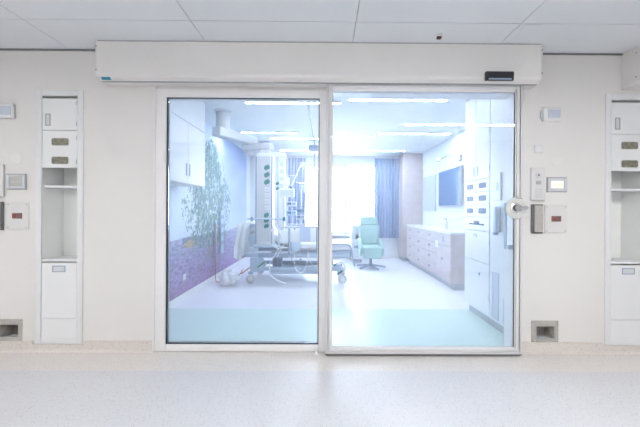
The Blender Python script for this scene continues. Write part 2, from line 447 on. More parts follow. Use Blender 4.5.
# neighbouring operator at the right edge
t = thing('door_operator', (3.05, -.08, 2.30), 'white operator cover end cut off by the right edge, above the niche', 'door operator')
MB().prism([(-.001, 2.300), (-.115, 2.300), (HY+.006, 2.318), (HY, 2.345), (HY, CZ-.001), (-.001, CZ-.001)], 2.605, 3.5, 'YZ').build('cover', M['cover'], t)
c = MB().prism([(-.001, 2.298), (-.117, 2.298), (HY+.003, 2.316), (HY-.003, 2.345), (HY-.003, CZ-.001), (-.001, CZ-.001)], 2.59, 2.6045, 'YZ').build('end_cap', M['cover'], t)
MB().cyl((2.588, -.13, 2.36), (2.59, -.13, 2.36), .005).cyl((2.588, -.13, 2.56), (2.59, -.13, 2.56), .005).build('screw', M['darkg'], c, split=True)

# ------------------------------------------------------------------ niche cupboards
def niche(dx, label):
    t = thing('niche_cupboard', ((NX0+NX1)/2, .15, NZ0), label, 'cupboard', 'wall niche cupboards')
    D = .23; i0, i1 = NX0+.004, NX1-.004; z0, z1 = NZ0+.004, NZ1-.004
    MB().frame(NX0-.028, NX1+.028, NZ0-.02, NZ1+.026, -.008, -.0008, .052, .052, .050, .05, .003).build('surround', M['whitep'], t, True)
    ix0, ix1 = NX0+.026, NX1-.026
    mb = MB().box(i0, i0+.020, 0, D, z0, z1).box(i1-.020, i1, 0, D, z0, z1).box(i0+.02, i1-.02, 0, D, z1-.02, z1).box(i0+.02, i1-.02, 0, D, z0, z0+.02).box(i0+.02, i1-.02, D-.01, D, z0+.02, z1-.02)
    mb.build('carcass', M['nichein'], t)
    Z = lambda py: P(60, py, 0).z
    # top door
    za, zb, zc = Z(98.3), Z(130.5), Z(168)
    dz = .002
    dd = MB().box(ix0, ix1, -.005, .016, zb+dz, za-dz, .002).build('door', M['niche'], t)
    hx = ix0+.05
    hh = MB().frame(hx-.022, hx+.022, Z(126), Z(114), -.010, -.0055, .007, bev=.002).build('door_handle', M['grey'], dd)
    MB().box(hx-.014, hx+.014, -.0075, -.0055, Z(125.3), Z(114.7)).box(hx-.005, hx+.005, -.011, -.0075, Z(124.5), Z(115.5), .001).build('pull_bar', M['rim'], hh)
    # dispenser with two oval slots
    ds = MB().box(ix0, ix1, -.005, .016, zc+dz, zb-dz, .002).build('glove_dispenser', M['niche'], t)
    for py in (142, 160.5):
        zz = Z(py); x0, x1 = ix0+.085, ix1-.085+.012
        s_ = MB().rrect(x0-.005, x1+.005, zz-.035, zz+.035, -.008, -.0055, .018).build('slot_rim', M['rim'], ds)
        MB().rrect(x0, x1, zz-.030, zz+.030, -.0095, -.0082, .014).build('slot', M['olive'], s_)
    hb = MB()
    for z in (Z(103), Z(124), Z(138), Z(162)): hb.cyl((ix1-.003, -.0095, z-.018), (ix1-.003, -.0095, z+.018), .004, seg=10)
    hb.build('hinge', M['lgrey'], t, split=True)
    # shelf and tray
    MB().box(i0+.021, i1-.021, .02, D-.011, Z(187.4), Z(185.3), .002).build('shelf', M['white'], t)
    MB().box(i0+.021, i1-.021, .004, D-.011, Z(261.6), Z(259.5), .002).build('shelf', M['white'], t)
    # lower flap door
    za, zb = Z(262.5), Z(318)
    ld = MB().box(ix0, ix1, -.005, .016, zb+dz, za-dz, .002).build('door', M['niche'], t)
    hx = (ix0+ix1)/2
    hh = MB().frame(hx-.056, hx+.056, Z(272), Z(265.5), -.010, -.0055, .008, bev=.002).build('door_handle', M['bluegrey'], ld)
    MB().box(hx-.047, hx+.047, -.0075, -.0055, Z(271), Z(266.4)).box(hx-.035, hx+.035, -.011, -.0075, Z(269.8), Z(267.8), .001).build('pull_bar', M['rim'], hh)
    MB().box(ix0, ix1, -.005, .016, z0+.02, zb-dz, .001).build('plinth_panel', M['niche'], t)
    return t
nl = niche(0, 'white wall niche cupboard with open shelf, to the left of the glazed screen')
copy_tree(nl, (N2, 0, 0), 'white wall niche cupboard with open shelf at the right edge, right of the sliding door')

# ------------------------------------------------------------------ steel recesses
def recess(r, label):
    x0, x1, z0, z1 = r
    t = thing('steel_wall_recess', ((x0+x1)/2, 0, z0), label, 'wall recess', 'steel recesses just above the skirting')
    MB().frame(x0, x1, z0, z1, -.006, -.0006, .046, .034, .050, .036, .002).build('face_plate', M['steel'], t, True)
    a, b, c, e = x0+.031, x1-.031, z0+.031, z1-.031
    MB().box(a, a+.004, -.0005, .09, c, e).box(b-.004, b, -.0005, .09, c, e).box(a, b, -.0005, .09, e-.004, e).box(a, b, -.0005, .09, c, c+.004).box(a, b, .086, .09, c, e).build('recess_box', M['steel'], t)
    MB().prism([(.004, c+.004), (.085, c+.004), (.085, c+.075)], a+.005, b-.005, 'YZ').build('sloped_tray', M['chrome'], t)
    s = MB()
    for x in (x0+.012, x1-.012):
        for z in (z0+.012, z1-.012): s.cyl((x, -.008, z), (x, -.006, z), .004, seg=10)
    s.build('screw', M['darkg'], t, split=True)
recess(RC[0], 'brushed steel recessed box above the skirting, right of the sliding door')
recess(RC[1], 'brushed steel recessed box above the skirting at the left edge')

# ------------------------------------------------------------------ wall devices
MIR = -536.6                               # spacing in px between the matching devices on both walls
def rect(x0, y0, x1, y1, Y=0): a = P(x0, y0, Y); b = P(x1, y1, Y); return a.x, b.x, b.z, a.z
def detector(x0, y0, x1, y1, label):
    a, b, c, e = rect(x0, y0, x1, y1)
    t = thing('presence_detector', ((a+b)/2, 0, c), label, 'detector', 'wall detectors')
    MB().box(a, b, -.035, -.001, c, e, .010, 3).build('housing', M['whitep'], t, True)
    MB().box(a+.035, b-.010, -.039, -.034, c+.025, e-.022, .004).build('lens', M['pir'], t, True)
    MB().box(a-.010, a, -.018, -.001, c+.03, e-.02, .003).build('side_clip', M['lgrey'], t)
detector(541, 108.3, 558.5, 121.8, 'white square detector with blue-grey lens, high right of the sliding door')
detector(-2, 104.5, 16, 119, 'white square detector with blue-grey lens at the left edge')
a, b, c, e = rect(533.5, 145.5, 541.5, 153)
t = thing('call_button', ((a+b)/2, 0, c), 'tiny white square button box below the right detector', 'button')
MB().box(a, b, -.022, -.001, c, e, .004).build('housing', M['whitep'], t, True); MB().box(a+.01, a+.045, -.026, -.0215, c+.015, e-.015, .003).build('button', M['white'], t)
for px, py, lb in ((556.5, 161, 'faint white round blanking disc above the lit panel, right wall'), (16.5, 158.5, 'faint white round blanking disc above the grey panel, left wall')):
    p = P(px, py, 0)
    tag(MB().lathe([(.050, 0), (.050, .001), (.049, .002)], (p.x, -.001, p.z), (0, -1, 0), 36).build('blanking_disc', M['cover'], smooth=True), lb, 'cover disc', 'round blanking discs')
def intercom(x0, y0, x1, y1, label):
    a, b, c, e = rect(x0, y0, x1, y1)
    t = thing('intercom', ((a+b)/2, 0, c), label, 'intercom', 'door intercoms')
    w_ = b-a; h_ = e-c; m_ = (a+b)/2
    MB().box(a, b, -.022, -.001, c, e, .006, 3).build('housing', M['plate'], t, True)
    MB().lathe([(.026, 0), (.026, .002), (.020, .003)], (m_, -.022, e-.065), (0, -1, 0), 28).build('camera_ring', M['lgrey'], t, True)
    MB().lathe([(.008, 0), (.008, .003), (.004, .005)], (m_, -.0245, e-.065), (0, -1, 0), 16).build('camera_lens', M['darkg'], t, True)
    MB().box(m_-.022, m_+.022, -.024, -.0215, e-.145, e-.115, .001).build('display', M['grey'], t)
    for i in range(3):
        for j in range(4):
            x = m_-.02+.02*i; z = c+.03+.022*j
            MB().box(x-.007, x+.007, -.0245, -.0215, z-.007, z+.007, .002).build('key', M['lgrey'], t)
intercom(530.2, 168, 543.3, 200.5, 'white keypad intercom with small camera, right of the sliding door')
intercom(-7.5, 164.5, 5.3, 197.3, 'white keypad intercom cut off by the left edge')
def display(x0, y0, x1, y1, m, label):
    a, b, c, e = rect(x0, y0, x1, y1)
    t = thing('room_panel', ((a+b)/2, 0, c), label, 'control panel', 'room status panels')
    MB().box(a, b, -.010, -.001, c, e, .003).build('base_plate', M['grey'], t)
    MB().frame(a+.008, b-.008, c+.008, e-.008, -.018, -.0105, .022, bev=.004).build('bezel', M['lgrey'], t, True)
    s = MB().box(a+.032, b-.032, -.014, -.0105, c+.032, e-.030, .001).build('screen', m, t)
    if m is M['screenon']:
        MB().box((a+b)/2-.036, (a+b)/2-.003, -.0152, -.0142, (c+e)/2-.016, (c+e)/2+.008, .0004).box((a+b)/2+.003, (a+b)/2+.036, -.0152, -.0142, (c+e)/2-.016, (c+e)/2+.008, .0004).build('screen_tile', M['tile'], s, split=True)
    else:
        MB().box(a+.045, b-.045, -.0152, -.0142, (c+e)/2-.004, (c+e)/2, .0004).build('screen_mark', M['lgrey'], s)
display(546.3, 177.3, 566.3, 192.3, M['screenon'], 'grey framed panel with a lit yellowish screen, right wall')
display(7.3, 173.8, 27.2, 189.8, M['screen'], 'grey framed panel with unlit grey screen, left wall')
def reader(x0, y0, x1, y1, label):
    a, b, c, e = rect(x0, y0, x1, y1)
    t = thing('dispenser_box', ((a+b)/2, 0, c), label, 'dispenser', 'narrow steel wall boxes')
    MB().box(a, b, -.020, -.001, c, e, .003).build('dark_case', M['darkg'], t)
    MB().box(a+.016, b-.008, -.034, -.0205, c+.012, e-.010, .005, 3).build('steel_front', M['steel'], t, True)
reader(530.6, 204.3, 541.5, 233.3, 'narrow dark steel box below the intercom, right wall')
reader(-6, 201.8, 4.3, 230, 'narrow dark steel box below the intercom at the left edge')
def alarm(x0, y0, x1, y1, label):
    a, b, c, e = rect(x0, y0, x1, y1)
    t = thing('alarm_plate', ((a+b)/2, 0, c), label, 'alarm plate', 'square white alarm plates')
    MB().box(a, b, -.008, -.001, c, e, .002).build('plate', M['plate'], t)
    m_ = (a+b)/2; n_ = (c+e)/2
    wdw = MB().box(m_-.040, m_+.044, -.0105, -.0082, n_-.024, n_+.024, .001).build('window', M['darkg'], t)
    MB().lathe([(.016, 0), (.016, .004), (.012, .006)], (m_-.012, -.0106, n_+.002), (0, -1, 0), 20).build('red_button', M['red'], wdw, True)
    MB().box(m_-.042, m_-.032, -.0118, -.0108, n_-.018, n_+.02).box(m_+.016, m_+.04, -.0118, -.0108, n_-.02, n_-.004).box(m_+.02, m_+.04, -.0118, -.0108, n_+.006, n_+.02).build('red_mark', M['red'], wdw, split=True)
    s = MB()
    for x in (a+.018, b-.018):
        for z in (c+.018, e-.018): s.cyl((x, -.0095, z), (x, -.0078, z), .005, seg=10)
    s.build('screw', M['grey'], t, split=True)
alarm(544.3, 204.8, 566.4, 232.8, 'square white plate with small red button window, right wall')
alarm(7.0, 202.3, 29.3, 229.3, 'square white plate with small red button window, left wall')
# ceiling bits
p = P(439, 36.5, -.2); zc = CZ
q = CAMP+(P(439, 35, 0)-CAMP)*((zc-CAMP.z)/(P(439, 35, 0).z-CAMP.z))
t = thing('ceiling_sensor', (q.x, q.y, zc-.02), 'tiny white ceiling sensor with dark red tip above the operator cover', 'sensor')
MB().lathe([(.030, 0), (.030, .006), (.022, .012)], (q.x, q.y, zc-.001), (0, 0, -1), 24).build('base', M['whitep'], t, True)
MB().box(q.x-.018, q.x+.018, q.y-.012, q.y+.012, zc-.032, zc-.013, .005).build('tip', M['redtip'], t, True)
q = CAMP+(P(531, 27, 0)-CAMP)*((zc-CAMP.z)/(P(531, 27, 0).z-CAMP.z))
tag(MB().box(q.x-.065, q.x+.065, q.y-.035, q.y+.035, zc-.006, zc-.0005, .002).build('ceiling_plate', M['ceil']), 'small flat plate on the corridor ceiling near the right joint', 'cover plate')
# corridor lamps
def strip(name, x0, x1, y, z, m, w_, label, cat, group, hm):
    t = thing(name, ((x0+x1)/2, y, z-.02), label, cat, group)
    b_ = MB(); b_.box(x0, x1, y-w_, y-w_+.008, z-.016, z-.0005).box(x0, x1, y+w_-.008, y+w_, z-.016, z-.0005).box(x0, x0+.008, y-w_+.008, y+w_-.008, z-.016, z-.0005).box(x1-.008, x1, y-w_+.008, y+w_-.008, z-.016, z-.0005)
    b_.build('housing', hm, t)
    MB().box(x0+.009, x1-.009, y-w_+.009, y+w_-.009, z-.012, z-.0006).build('diffuser', m, t)
    return t
for x0, x1, y, lb in ((-4.6, -2.67, -2.34, 'long linear corridor ceiling light over the left end of the wall'), (1.27, 3.2, -2.34, 'long linear corridor ceiling light mirrored as the white line across the door glass'), (-1.06, .95, -3.2, 'long linear corridor ceiling light furthest from the glass, mirrored faintly near the mullion')):
    strip('corridor_light', x0, x1, y, CZ, M['lampc'], .045, lb, 'ceiling light', 'corridor ceiling lights', M['whitep'])
# room lamps
RL = [(-1.04, .20, 1.31, 'near row, left'), (.29, 1.53, 1.18, 'near row, right'), (-1.82, -.52, 2.88, 'middle row, left beside the pendant arm'),
      (.94, 2.25, 2.88, 'middle row, right'), (-1.05, .15, 4.50, 'far row, left, near the window'), (.45, 1.85, 4.50, 'far row, right, near the window')]
for x0, x1, y, lb in RL:
    strip('strip_light', x0, x1, y, RZ, M['lampr'], .035, 'slim linear light in the room ceiling, '+lb, 'ceiling light', 'room strip lights', M['whitep'])

# ------------------------------------------------------------------ mural on the left wall
def mural():
    y0, y1, z0, z1 = 0.14, 4.9, .088, RZ-.004
    ny, nz = 420, 230
    me = bpy.data.meshes.new('wall_mural'); vs = []; cols = []
    nn = noise.noise
    def colour(y, z):
        field = .84+.03*nn(Vector((y*1.3, 0, 3)))
        u = max(0, min(1, (z-field)/(z1-field)))
        c = Vector((.67, .77, .86)).lerp(Vector((.40, .51, .78)), u**1.1*.5+.5*max(0, min(1, (y-2.6)/1.6)))  # paler near side has the glass reflection put into the sky colour
        hz = max(0, 1-(z-field)/.5)
        c = c.lerp(Vector((.66, .75, .88)), hz*.6)
        cl = nn(Vector((y*.9, z*2.2, 9)))
        c = c.lerp(Vector((.6, .7, .93)), max(0, min(.7, cl*1.3)))
        if z < field:
            k = (field-z)/(field-z0)
            c = Vector((.38, .42, .59)).lerp(Vector((.29, .18, .41)), k)
            n = nn(Vector((y*10, z*30, 1)))+.5*nn(Vector((y*40, z*90, 4)))
            c = c*(1+.5*n)
            if field-z < .1 and 1.5 < y < 3.2: c = c.lerp(Vector((.10, .18, .25)), .6)
            d = ((y-1.78)/.25)**2+((z-.74)/.05)**2
            if d < 1+.8*n: c = Vector((.52, .42, .28))
        # tree: trunk and hanging foliage
        ty = 2.45; cy = 2.55
        half = .95*max(0, min(1, (2.42-z)/.9))**.6 if z > 1.3 else .95-.25*(1.3-z)
        dd = abs(y-cy-.10*nn(Vector((z*3, 0, 5))))/max(half, .02)
        if abs(y-ty-.04*nn(Vector((0, z*2, 6)))) < .035+.02*(1-z) and .45 < z < 2.0: c = Vector((.32, .30, .26))
        if .62 < z < 2.42 and dd < 1.15:
            st = .6*nn(Vector((y*6, z*4.5, 11)))+.7*nn(Vector((y*17, z*13, 2)))+.9*nn(Vector((y*44, z*36, 8)))
            thr = -.42+1.1*max(0, dd-.5)+.8*max(0, (1.05-z))
            if st > thr:
                g = .5+.5*nn(Vector((y*30, z*22, 21)))
                lf = Vector((.09, .19, .23)).lerp(Vector((.20, .34, .33)), g)
                lf = lf.lerp(Vector((.42, .52, .46)), max(0, min(.5, nn(Vector((y*12, z*9, 31)))*1.5)))
                c = c.lerp(lf, min(1, .75+(st-thr)*2))
        return c
    for j in range(nz+1):
        for i in range(ny+1):
            y = y0+(y1-y0)*i/ny; z = z0+(z1-z0)*j/nz
            vs.append((0, y, z)); c = colour(y, z); cols += [max(0, c.x), max(0, c.y), max(0, c.z), 1]
    fs = [(j*(ny+1)+i, j*(ny+1)+i+1, (j+1)*(ny+1)+i+1, (j+1)*(ny+1)+i) for j in range(nz) for i in range(ny)]
    # back face + edges so the covering has thickness
    b = len(vs); vs += [(-.002, y0, z0), (-.002, y1, z0), (-.002, y1, z1), (-.002, y0, z1)]; cols += [1, 1, 1, 1]*4
    fs.append((b+3, b+2, b+1, b))
    me.from_pydata(vs, [], fs); me.update()
    ca = me.color_attributes.new('print', 'FLOAT_COLOR', 'POINT'); ca.data.foreach_set('color', cols)
    m, nt, bs = newmat('printed_wallpaper'); a = nt.nodes.new('ShaderNodeAttribute'); a.attribute_name = 'print'
    nt.links.new(a.outputs['Color'], bs.inputs['Base Color']); bs.inputs['Roughness'].default_value = .5
    me.materials.append(m)
    o = bpy.data.objects.new('wall_mural', me); COL.objects.link(o); o.location = (XL+.0035, 0, 0)
    tag(o, 'printed landscape mural of a leafy tree over a purple field on the left room wall', 'mural')
mural()
# service strips + socket on the mural
def strippanel(y, z0, z1, w_, label):
    t = thing('service_strip', (XL+.02, y, z0), label, 'service panel')
    MB().box(XL+.005, XL+.03, y-w_/2, y+w_/2, z0, z1, .004).build('cover_profile', M['bedblue'], t, True)
    for k in range(4):
        zz = z1-.12-k*.16
        MB().box(XL+.0305, XL+.036, y-w_/2+.012, y+w_/2-.012, zz-.035, zz+.035, .003).build('socket', M['bluegrey'], t)
strippanel(2.72, .42, 1.05, .07, 'narrow pale vertical service strip over the mural tree trunk')
strippanel(3.05, .42, 1.22, .16, 'wider pale vertical service panel right of the mural tree trunk')
t = thing('wall_socket', (XL, 1.55, .3), 'small white socket low on the purple part of the mural', 'socket')
MB().box(XL+.005, XL+.016, 1.51, 1.59, .27, .35, .004).build('plate', M['whitep'], t); MB().lathe([(.022, 0), (.02, .002)], (XL+.0162, 1.55, .31), (1, 0, 0), 20).build('socket_well', M['lgrey'], t)

# wall cupboards above left
t = thing('wall_cupboard', (-1.75, .8, 1.53), 'white wall cupboard run high on the left room wall over the mural', 'cupboard')
CXF = -1.58
MB().box(XL+.006, CXF-.019, .14, 1.38, 1.53, RZ-.002).build('carcass', M['white'], t)
ed = [.14, .355, .88, 1.38]
for i in range(3):
    dd = MB().box(CXF-.018, CXF, ed[i]+.0015, ed[i+1]-.0015, 1.532, 2.235, .0015).build('door', M['white'], t)
    hy = {0: ed[1]-.04, 1: ed[2]-.04, 2: ed[2]+.04}[i]
    MB().box(CXF, CXF+.004, hy-.014, hy+.014, 1.62, 1.76, .0015).build('door_handle', M['bluegrey'], dd)
MB().box(CXF-.018, CXF, .1415, 1.38, 2.2385, RZ-.003, .001).build('filler_panel', M['white'], t)

# ------------------------------------------------------------------ tall cupboards right
TX = 1.75
def zA(py, Y, X=TX):    # height on the face plane from an image row
    return CAMP.z+(CY-py)/F*(Y-CAMP.y)
t = thing('tall_cupboard', (2.0, .86, 0), 'tall white cupboard with glove box slots at the far end of the right row', 'cupboard')
A0, AM, A1 = .585, .895, 1.17
MB().box(TX+.020, XR-.005, A0, A1, .10, RZ-.004).build('carcass', M['white'], t)
MB().box(TX+.05, XR-.005, A0, A1-.02, 0.0, .099).build('plinth', M['kick'], t)
def face(mb_y0, mb_y1, z0, z1, name, m=M['white'], par=None):
    return MB().box(TX, TX+.019, mb_y0+.003, mb_y1-.003, z0+.003, z1-.003, .002).build(name, m, par)
zt, z1_, z2_, z3_, z4_ = RZ-.05, 1.59, 1.165, 1.01, .66
for y0, y1, hy in ((A0, AM, AM-.045), (AM, A1, AM+.045)):
    dd = face(y0, y1, z1_, zt, 'door', par=t)
    MB().box(TX-.004, TX, hy-.014, hy+.014, 1.64, 1.745, .0015).build('door_handle', M['bluegrey'], dd)
MB().box(TX+.012, TX+.019, A0, A1, zt, RZ-.005).build('ventilation_gap', M['kick'], t)  # grey strip paints in the shading of the slot below the ceiling
for y0, y1 in ((A0, AM), (AM, A1)):
    for r in range(3):
        za = z1_-.142*r; zb = za-.142
        dd = face(y0, y1, zb, za, 'glove_dispenser', par=t)
        ym = (y0+y1)/2; zm = (za+zb)/2
        poly = []
        for k in range(24):
            an = 2*PI*k/24; cs, sn = math.cos(an), math.sin(an)
            poly.append((ym+.080*math.copysign(abs(cs)**.35, cs), zm+.030*math.copysign(abs(sn)**.35, sn)))
        MB().prism(poly, TX-.003, TX-.0002, 'YZ').build('slot', M['slotb'], dd)
dr = face(A0, A1, z3_, z2_, 'drawer', par=t)
MB().box(TX-.014, TX, A0+.12, A1-.14, 1.075, 1.088, .003).box(TX-.006, TX, (A0+A1)/2-.06, (A0+A1)/2+.05, 1.088, 1.12, .003).build('drawer_pull', M['slotb'], dr)
dd = face(A0, A1, z4_, z3_, 'door', par=t)
MB().box(TX-.005, TX, .86, .94, .93, .97, .002).build('lock', M['lgrey'], dd)
dd = face(A0, A1, .10, z4_, 'door', par=t)
MB().lathe([(.018, 0), (.018, .004), (.010, .006)], (TX, .80, .52), (-1, 0, 0), 16).build('lock', M['bluegrey'], dd, True)
mb = MB()
for z in (2.45, 2.1, 1.7, 1.3, .9, .3): mb.cyl((TX-.003, A0, z-.03), (TX-.003, A0, z+.03), .004, seg=8)
mb.build('hinge', M['lgrey'], t, split=True)
t = thing('tall_cupboard', (2.0, .36, 0), 'tall plain white cupboard with a louvre, nearest the sliding door', 'cupboard')
MB().box(TX+.020, XR-.005, .135, A0-.004, .10, RZ-.004).build('carcass', M['white'], t)
MB().box(TX+.05, XR-.005, .135, A0-.004, 0, .099).build('plinth', M['kick'], t)
dd = MB().box(TX, TX+.019, .137, A0-.006, .102, RZ-.02, .002).build('door', M['white'], t)
for (ya, yb, za, zb) in ((.40, .53, .13, .60), (.20, .32, .13, .38)):
    lv = MB(); lv.box(TX-.005, TX-.0005, ya, ya+.012, za, zb).box(TX-.005, TX-.0005, yb-.012, yb, za, zb).box(TX-.005, TX-.0005, ya+.012, yb-.012, zb-.012, zb).box(TX-.005, TX-.0005, ya+.012, yb-.012, za, za+.012)
    k = za+.02
    while k < zb-.02: lv.box(TX-.004, TX-.0005, ya+.013, yb-.013, k, k+.010); k += .018
    lv.build('louvre', M['board'], dd)
t = thing('soap_dispenser', (TX-.03, .40, 1.0), 'tall blue-grey dispenser on the plain tall cupboard by the door', 'dispenser')
MB().box(TX-.05, TX-.001, .37, .44, 1.02, 1.28, .012, 3).build('body', M['board'], t, True)
MB().box(TX-.055, TX-.02, .38, .43, .99, 1.018, .004).build('spout', M['bluegrey'], t)
t = thing('glove_box', (TX-.03, .36, 1.34), 'small pale box fixed above the dispenser on the plain cupboard', 'box')
MB().box(TX-.016, TX-.001, .36, .46, 1.34, 1.62, .003).build('body', M['whitep'], t); MB().box(TX-.0175, TX-.0162, .385, .435, 1.44, 1.52, .0005).build('opening', M['bedblue'], t)

# ------------------------------------------------------------------ base cabinets right
BX = 1.95
by = [2.09, 2.72, 3.38, 4.03, 4.67]
TOP = .865
for i in range(4):
    y0, y1 = by[i]+.001, by[i+1]-.001
    lb = ['pale wood base cabinet with tall door, nearest end of the worktop run', 'pale wood drawer cabinet next to the tall-door cabinet', 'pale wood drawer cabinet, second from the window end', 'pale wood drawer cabinet beside the tall veneered cupboard'][i]
    t = thing('base_cabinet', (2.16, (y0+y1)/2, 0), lb, 'cabinet', 'base cabinets under the white worktop')
    MB().box(BX+.020, XR-.006, y0, y1, .10, TOP-.001).build('carcass', M['wood'], t)
    MB().box(BX+.06, XR-.006, y0, y1, 0, .099).build('plinth', M['kick'], t)
    if i == 0:
        fr = MB().box(BX, BX+.019, y0+.002, y1-.002, .672, TOP-.004, .002).build('drawer', M['wood'], t)
        MB().box(BX-.004, BX, 2.36, 2.44, .72, .81, .001).build('keypad_lock', M['bluegrey'], fr)
        fr = MB().box(BX, BX+.019, y0+.002, y1-.002, .104, .668, .002).build('door', M['wood'], t)
        MB().lathe([(.014, 0), (.010, .010), (.015, .022)], (BX, 2.42, .44), (-1, 0, 0), 16).build('knob', M['bluegrey'], fr, True)
    else:
        zs = [.104, .294, .484, .674, TOP-.002]
        for k in range(4):
            fr = MB().box(BX, BX+.019, y0+.002, y1-.002, zs[k]+.002, zs[k+1]-.002, .002).build('drawer', M['wood'], t)
            zz = zs[k+1]-.075; ym = (y0+y1)/2
            MB().lathe([(.014, 0), (.010, .010), (.017, .024), (.010, .028)], (BX, ym, zz), (-1, 0, 0), 16).build('knob', M['bluegrey'], fr, True)
tag(MB().box(BX-.015, XR-.003, by[0]-.015, by[4]-.001, TOP, TOP+.035, .004).build('worktop', M['white']), 'continuous white worktop over the pale wood base cabinets', 'worktop')
tag(MB().box(BX-.003, BX-.0005, 2.62, 2.76, .60, .72, .0003).build('notice', M['paper']), 'white paper notice stuck on the front of the base cabinets', 'notice')
# veneered cupboard at window
t = thing('veneered_cupboard', (2.14, 5.05, 0), 'full-height pale wood veneered cupboard beside the blue curtain', 'cupboard')
MB().box(1.90, XR-.004, 4.87, YF-.003, .09, RZ-.004).build('carcass', M['wood'], t)
MB().box(1.89, XR-.004, 4.85, 4.869, .09, RZ-.004, .002).build('front_panel', M['wood'], t)
MB().box(1.92, XR-.004, 4.89, YF-.003, 0, .089).build('plinth', M['kick'], t)
# television + board on right wall
t = thing('television', (XR, 3.12, 1.34), 'dark blue-black wall television on the right room wall', 'television')
MB().box(XR-.05, XR-.002, 2.62, 3.66, 1.32, 2.02, .006).build('casing', M['lgrey'], t); MB().box(XR-.054, XR-.0505, 2.635, 3.645, 1.335, 2.005, .001).build('screen', M['blk'], t)
t = thing('wall_board', (XR, 4.3, 1.3), 'pale grey-blue board on the wall beyond the television', 'board')
MB().box(XR-.022, XR-.002, 3.92, 4.74, 1.22, 2.02, .004).build('panel', M['board'], t); MB().box(XR-.026, XR-.0225, 3.92, 4.74, 1.22, 1.235).box(XR-.026, XR-.0225, 3.92, 4.74, 2.005, 2.02).build('edge_trim', M['lgrey'], t, split=True)
t = thing('wall_lamp', (XR, 2.75, 2.1), 'small articulated white lamp on the wall above the television', 'lamp')
MB().box(XR-.03, XR-.002, 2.7, 2.8, 2.12, 2.22, .005).build('bracket', M['lgrey'], t)
MB().tube([(XR-.03, 2.75, 2.17), (XR-.16, 2.85, 2.24), (XR-.30, 2.95, 2.16)], .009, sm=1).build('arm', M['bluegrey'], t)
MB().lathe([(.02, 0), (.045, .03), (.05, .06), (.045, .062)], (XR-.30, 2.95, 2.19), (-.3, 0, -1), 20).build('lamp_head', M['lgrey'], t, True)
# items on the worktop
t = thing('tray', (2.15, 4.0, TOP+.036), 'low white tray on the middle of the worktop', 'tray')
MB().box(2.05, 2.27, 3.85, 4.15, TOP+.036, TOP+.045, .003).build('tray_base', M['whitep'], t)
MB().box(2.05, 2.06, 3.85, 4.15, TOP+.0455, TOP+.07, .002).box(2.26, 2.27, 3.85, 4.15, TOP+.0455, TOP+.07, .002).build('tray_rim', M['lgrey'], t, split=True)
t = thing('hand_pump', (2.2, 2.9, TOP+.036), 'small white pump bottle on the near part of the worktop', 'bottle')
MB().lathe([(.032, 0), (.035, .01), (.035, .12), (.02, .145), (.012, .15)], (2.2, 2.9, TOP+.0355)).build('bottle', M['whitep'], t, True)
MB().cyl((2.2, 2.9, TOP+.186), (2.2, 2.9, TOP+.22), .006).box(2.15, 2.21, 2.892, 2.908, TOP+.216, TOP+.228, .003).build('pump', M['bluegrey'], t, True)

# ------------------------------------------------------------------ curtains
def curtain(x0, x1, y, z0, z1, n, amp, m, label, name='curtain', grp=None):
    t = thing(name, ((x0+x1)/2, y, z0), label, 'curtain', grp)
    mb = MB(); bm = mb.bm; K = n*10; rows = 10; V = []
    for side in (0, 1):
        grid = []
        for j in range(rows+1):
            v = j/rows; row = []
            for i in range(K+1):
                u = i/K; ph = u*n*2*PI
                a_ = amp*(.75+.25*math.sin(u*9+j*.2))*(1-.3*v)
                yy = y+a_*math.sin(ph+.25*math.sin(v*3+u*7))+(.004 if side else 0)
                row.append(bm.verts.new((x0+(x1-x0)*u+.25*amp*math.sin(2*ph)*(1-v), yy, z0+(z1-z0)*v)))
            grid.append(row)
        V.append(grid)
    for g in V:
        for j in range(rows):
            for i in range(K): bm.faces.new((g[j][i], g[j][i+1], g[j+1][i+1], g[j+1][i]))
    for i in range(K):
        for j in (0, rows): bm.faces.new((V[0][j][i], V[0][j][i+1], V[1][j][i+1], V[1][j][i]))
    for j in range(rows):
        for i in (0, K): bm.faces.new((V[0][j][i], V[0][j+1][i], V[1][j+1][i], V[1][j][i]))
    mb.build('fabric', m, t, True)
    for k in range(n+1):
        xx = x0+(x1-x0)*k/n
        MB().box(xx-.006, xx+.006, y-.004, y+.008, z1-.005, z1+.022, .002).build('glider', M['bluegrey'], t)
    return t
CY_ = 5.16
def xw(px, Y=CY_): return P(px, 200, Y).x
ct = P(390, 158.5, CY_).z; cb = P(390, 238, CY_).z
curtain(xw(374.5), 1.875, CY_, cb, ct, 8, .035, M['curtain'], 'pleated blue curtain between the window and the veneered cupboard', grp='blue window curtains')
curtain(xw(288), xw(305.5), CY_, cb, ct, 6, .035, M['curtain'], 'pleated blue curtain at the left of the window, behind the medical equipment', grp='blue window curtains')
curtain(xw(346.5), xw(374), CY_+.07, .66, P(360, 165.5, CY_).z, 12, .012, M['sheer'], 'thin white sheer curtain in front of the right half of the window', 'sheer_curtain')
tag(MB().box(XL+.3, 1.88, CY_-.012, CY_+.015, ct+.024, ct+.045, .003).build('curtain_rail', M['whitep']), 'long white rail holding the blue curtains above the window', 'curtain rail')
tag(MB().box(xw(340), 1.88, CY_+.06, CY_+.085, P(360, 165.5, CY_).z+.024, P(360, 165.5, CY_).z+.045, .003).build('curtain_rail', M['whitep']), 'short white rail holding the sheer curtain in the window', 'curtain rail')
tag(MB().box(-.7, 1.3, YF-.10, YF-.02, .12, .48, .01).build('radiator', M['whitep']), 'low white panel radiator under the window', 'radiator')

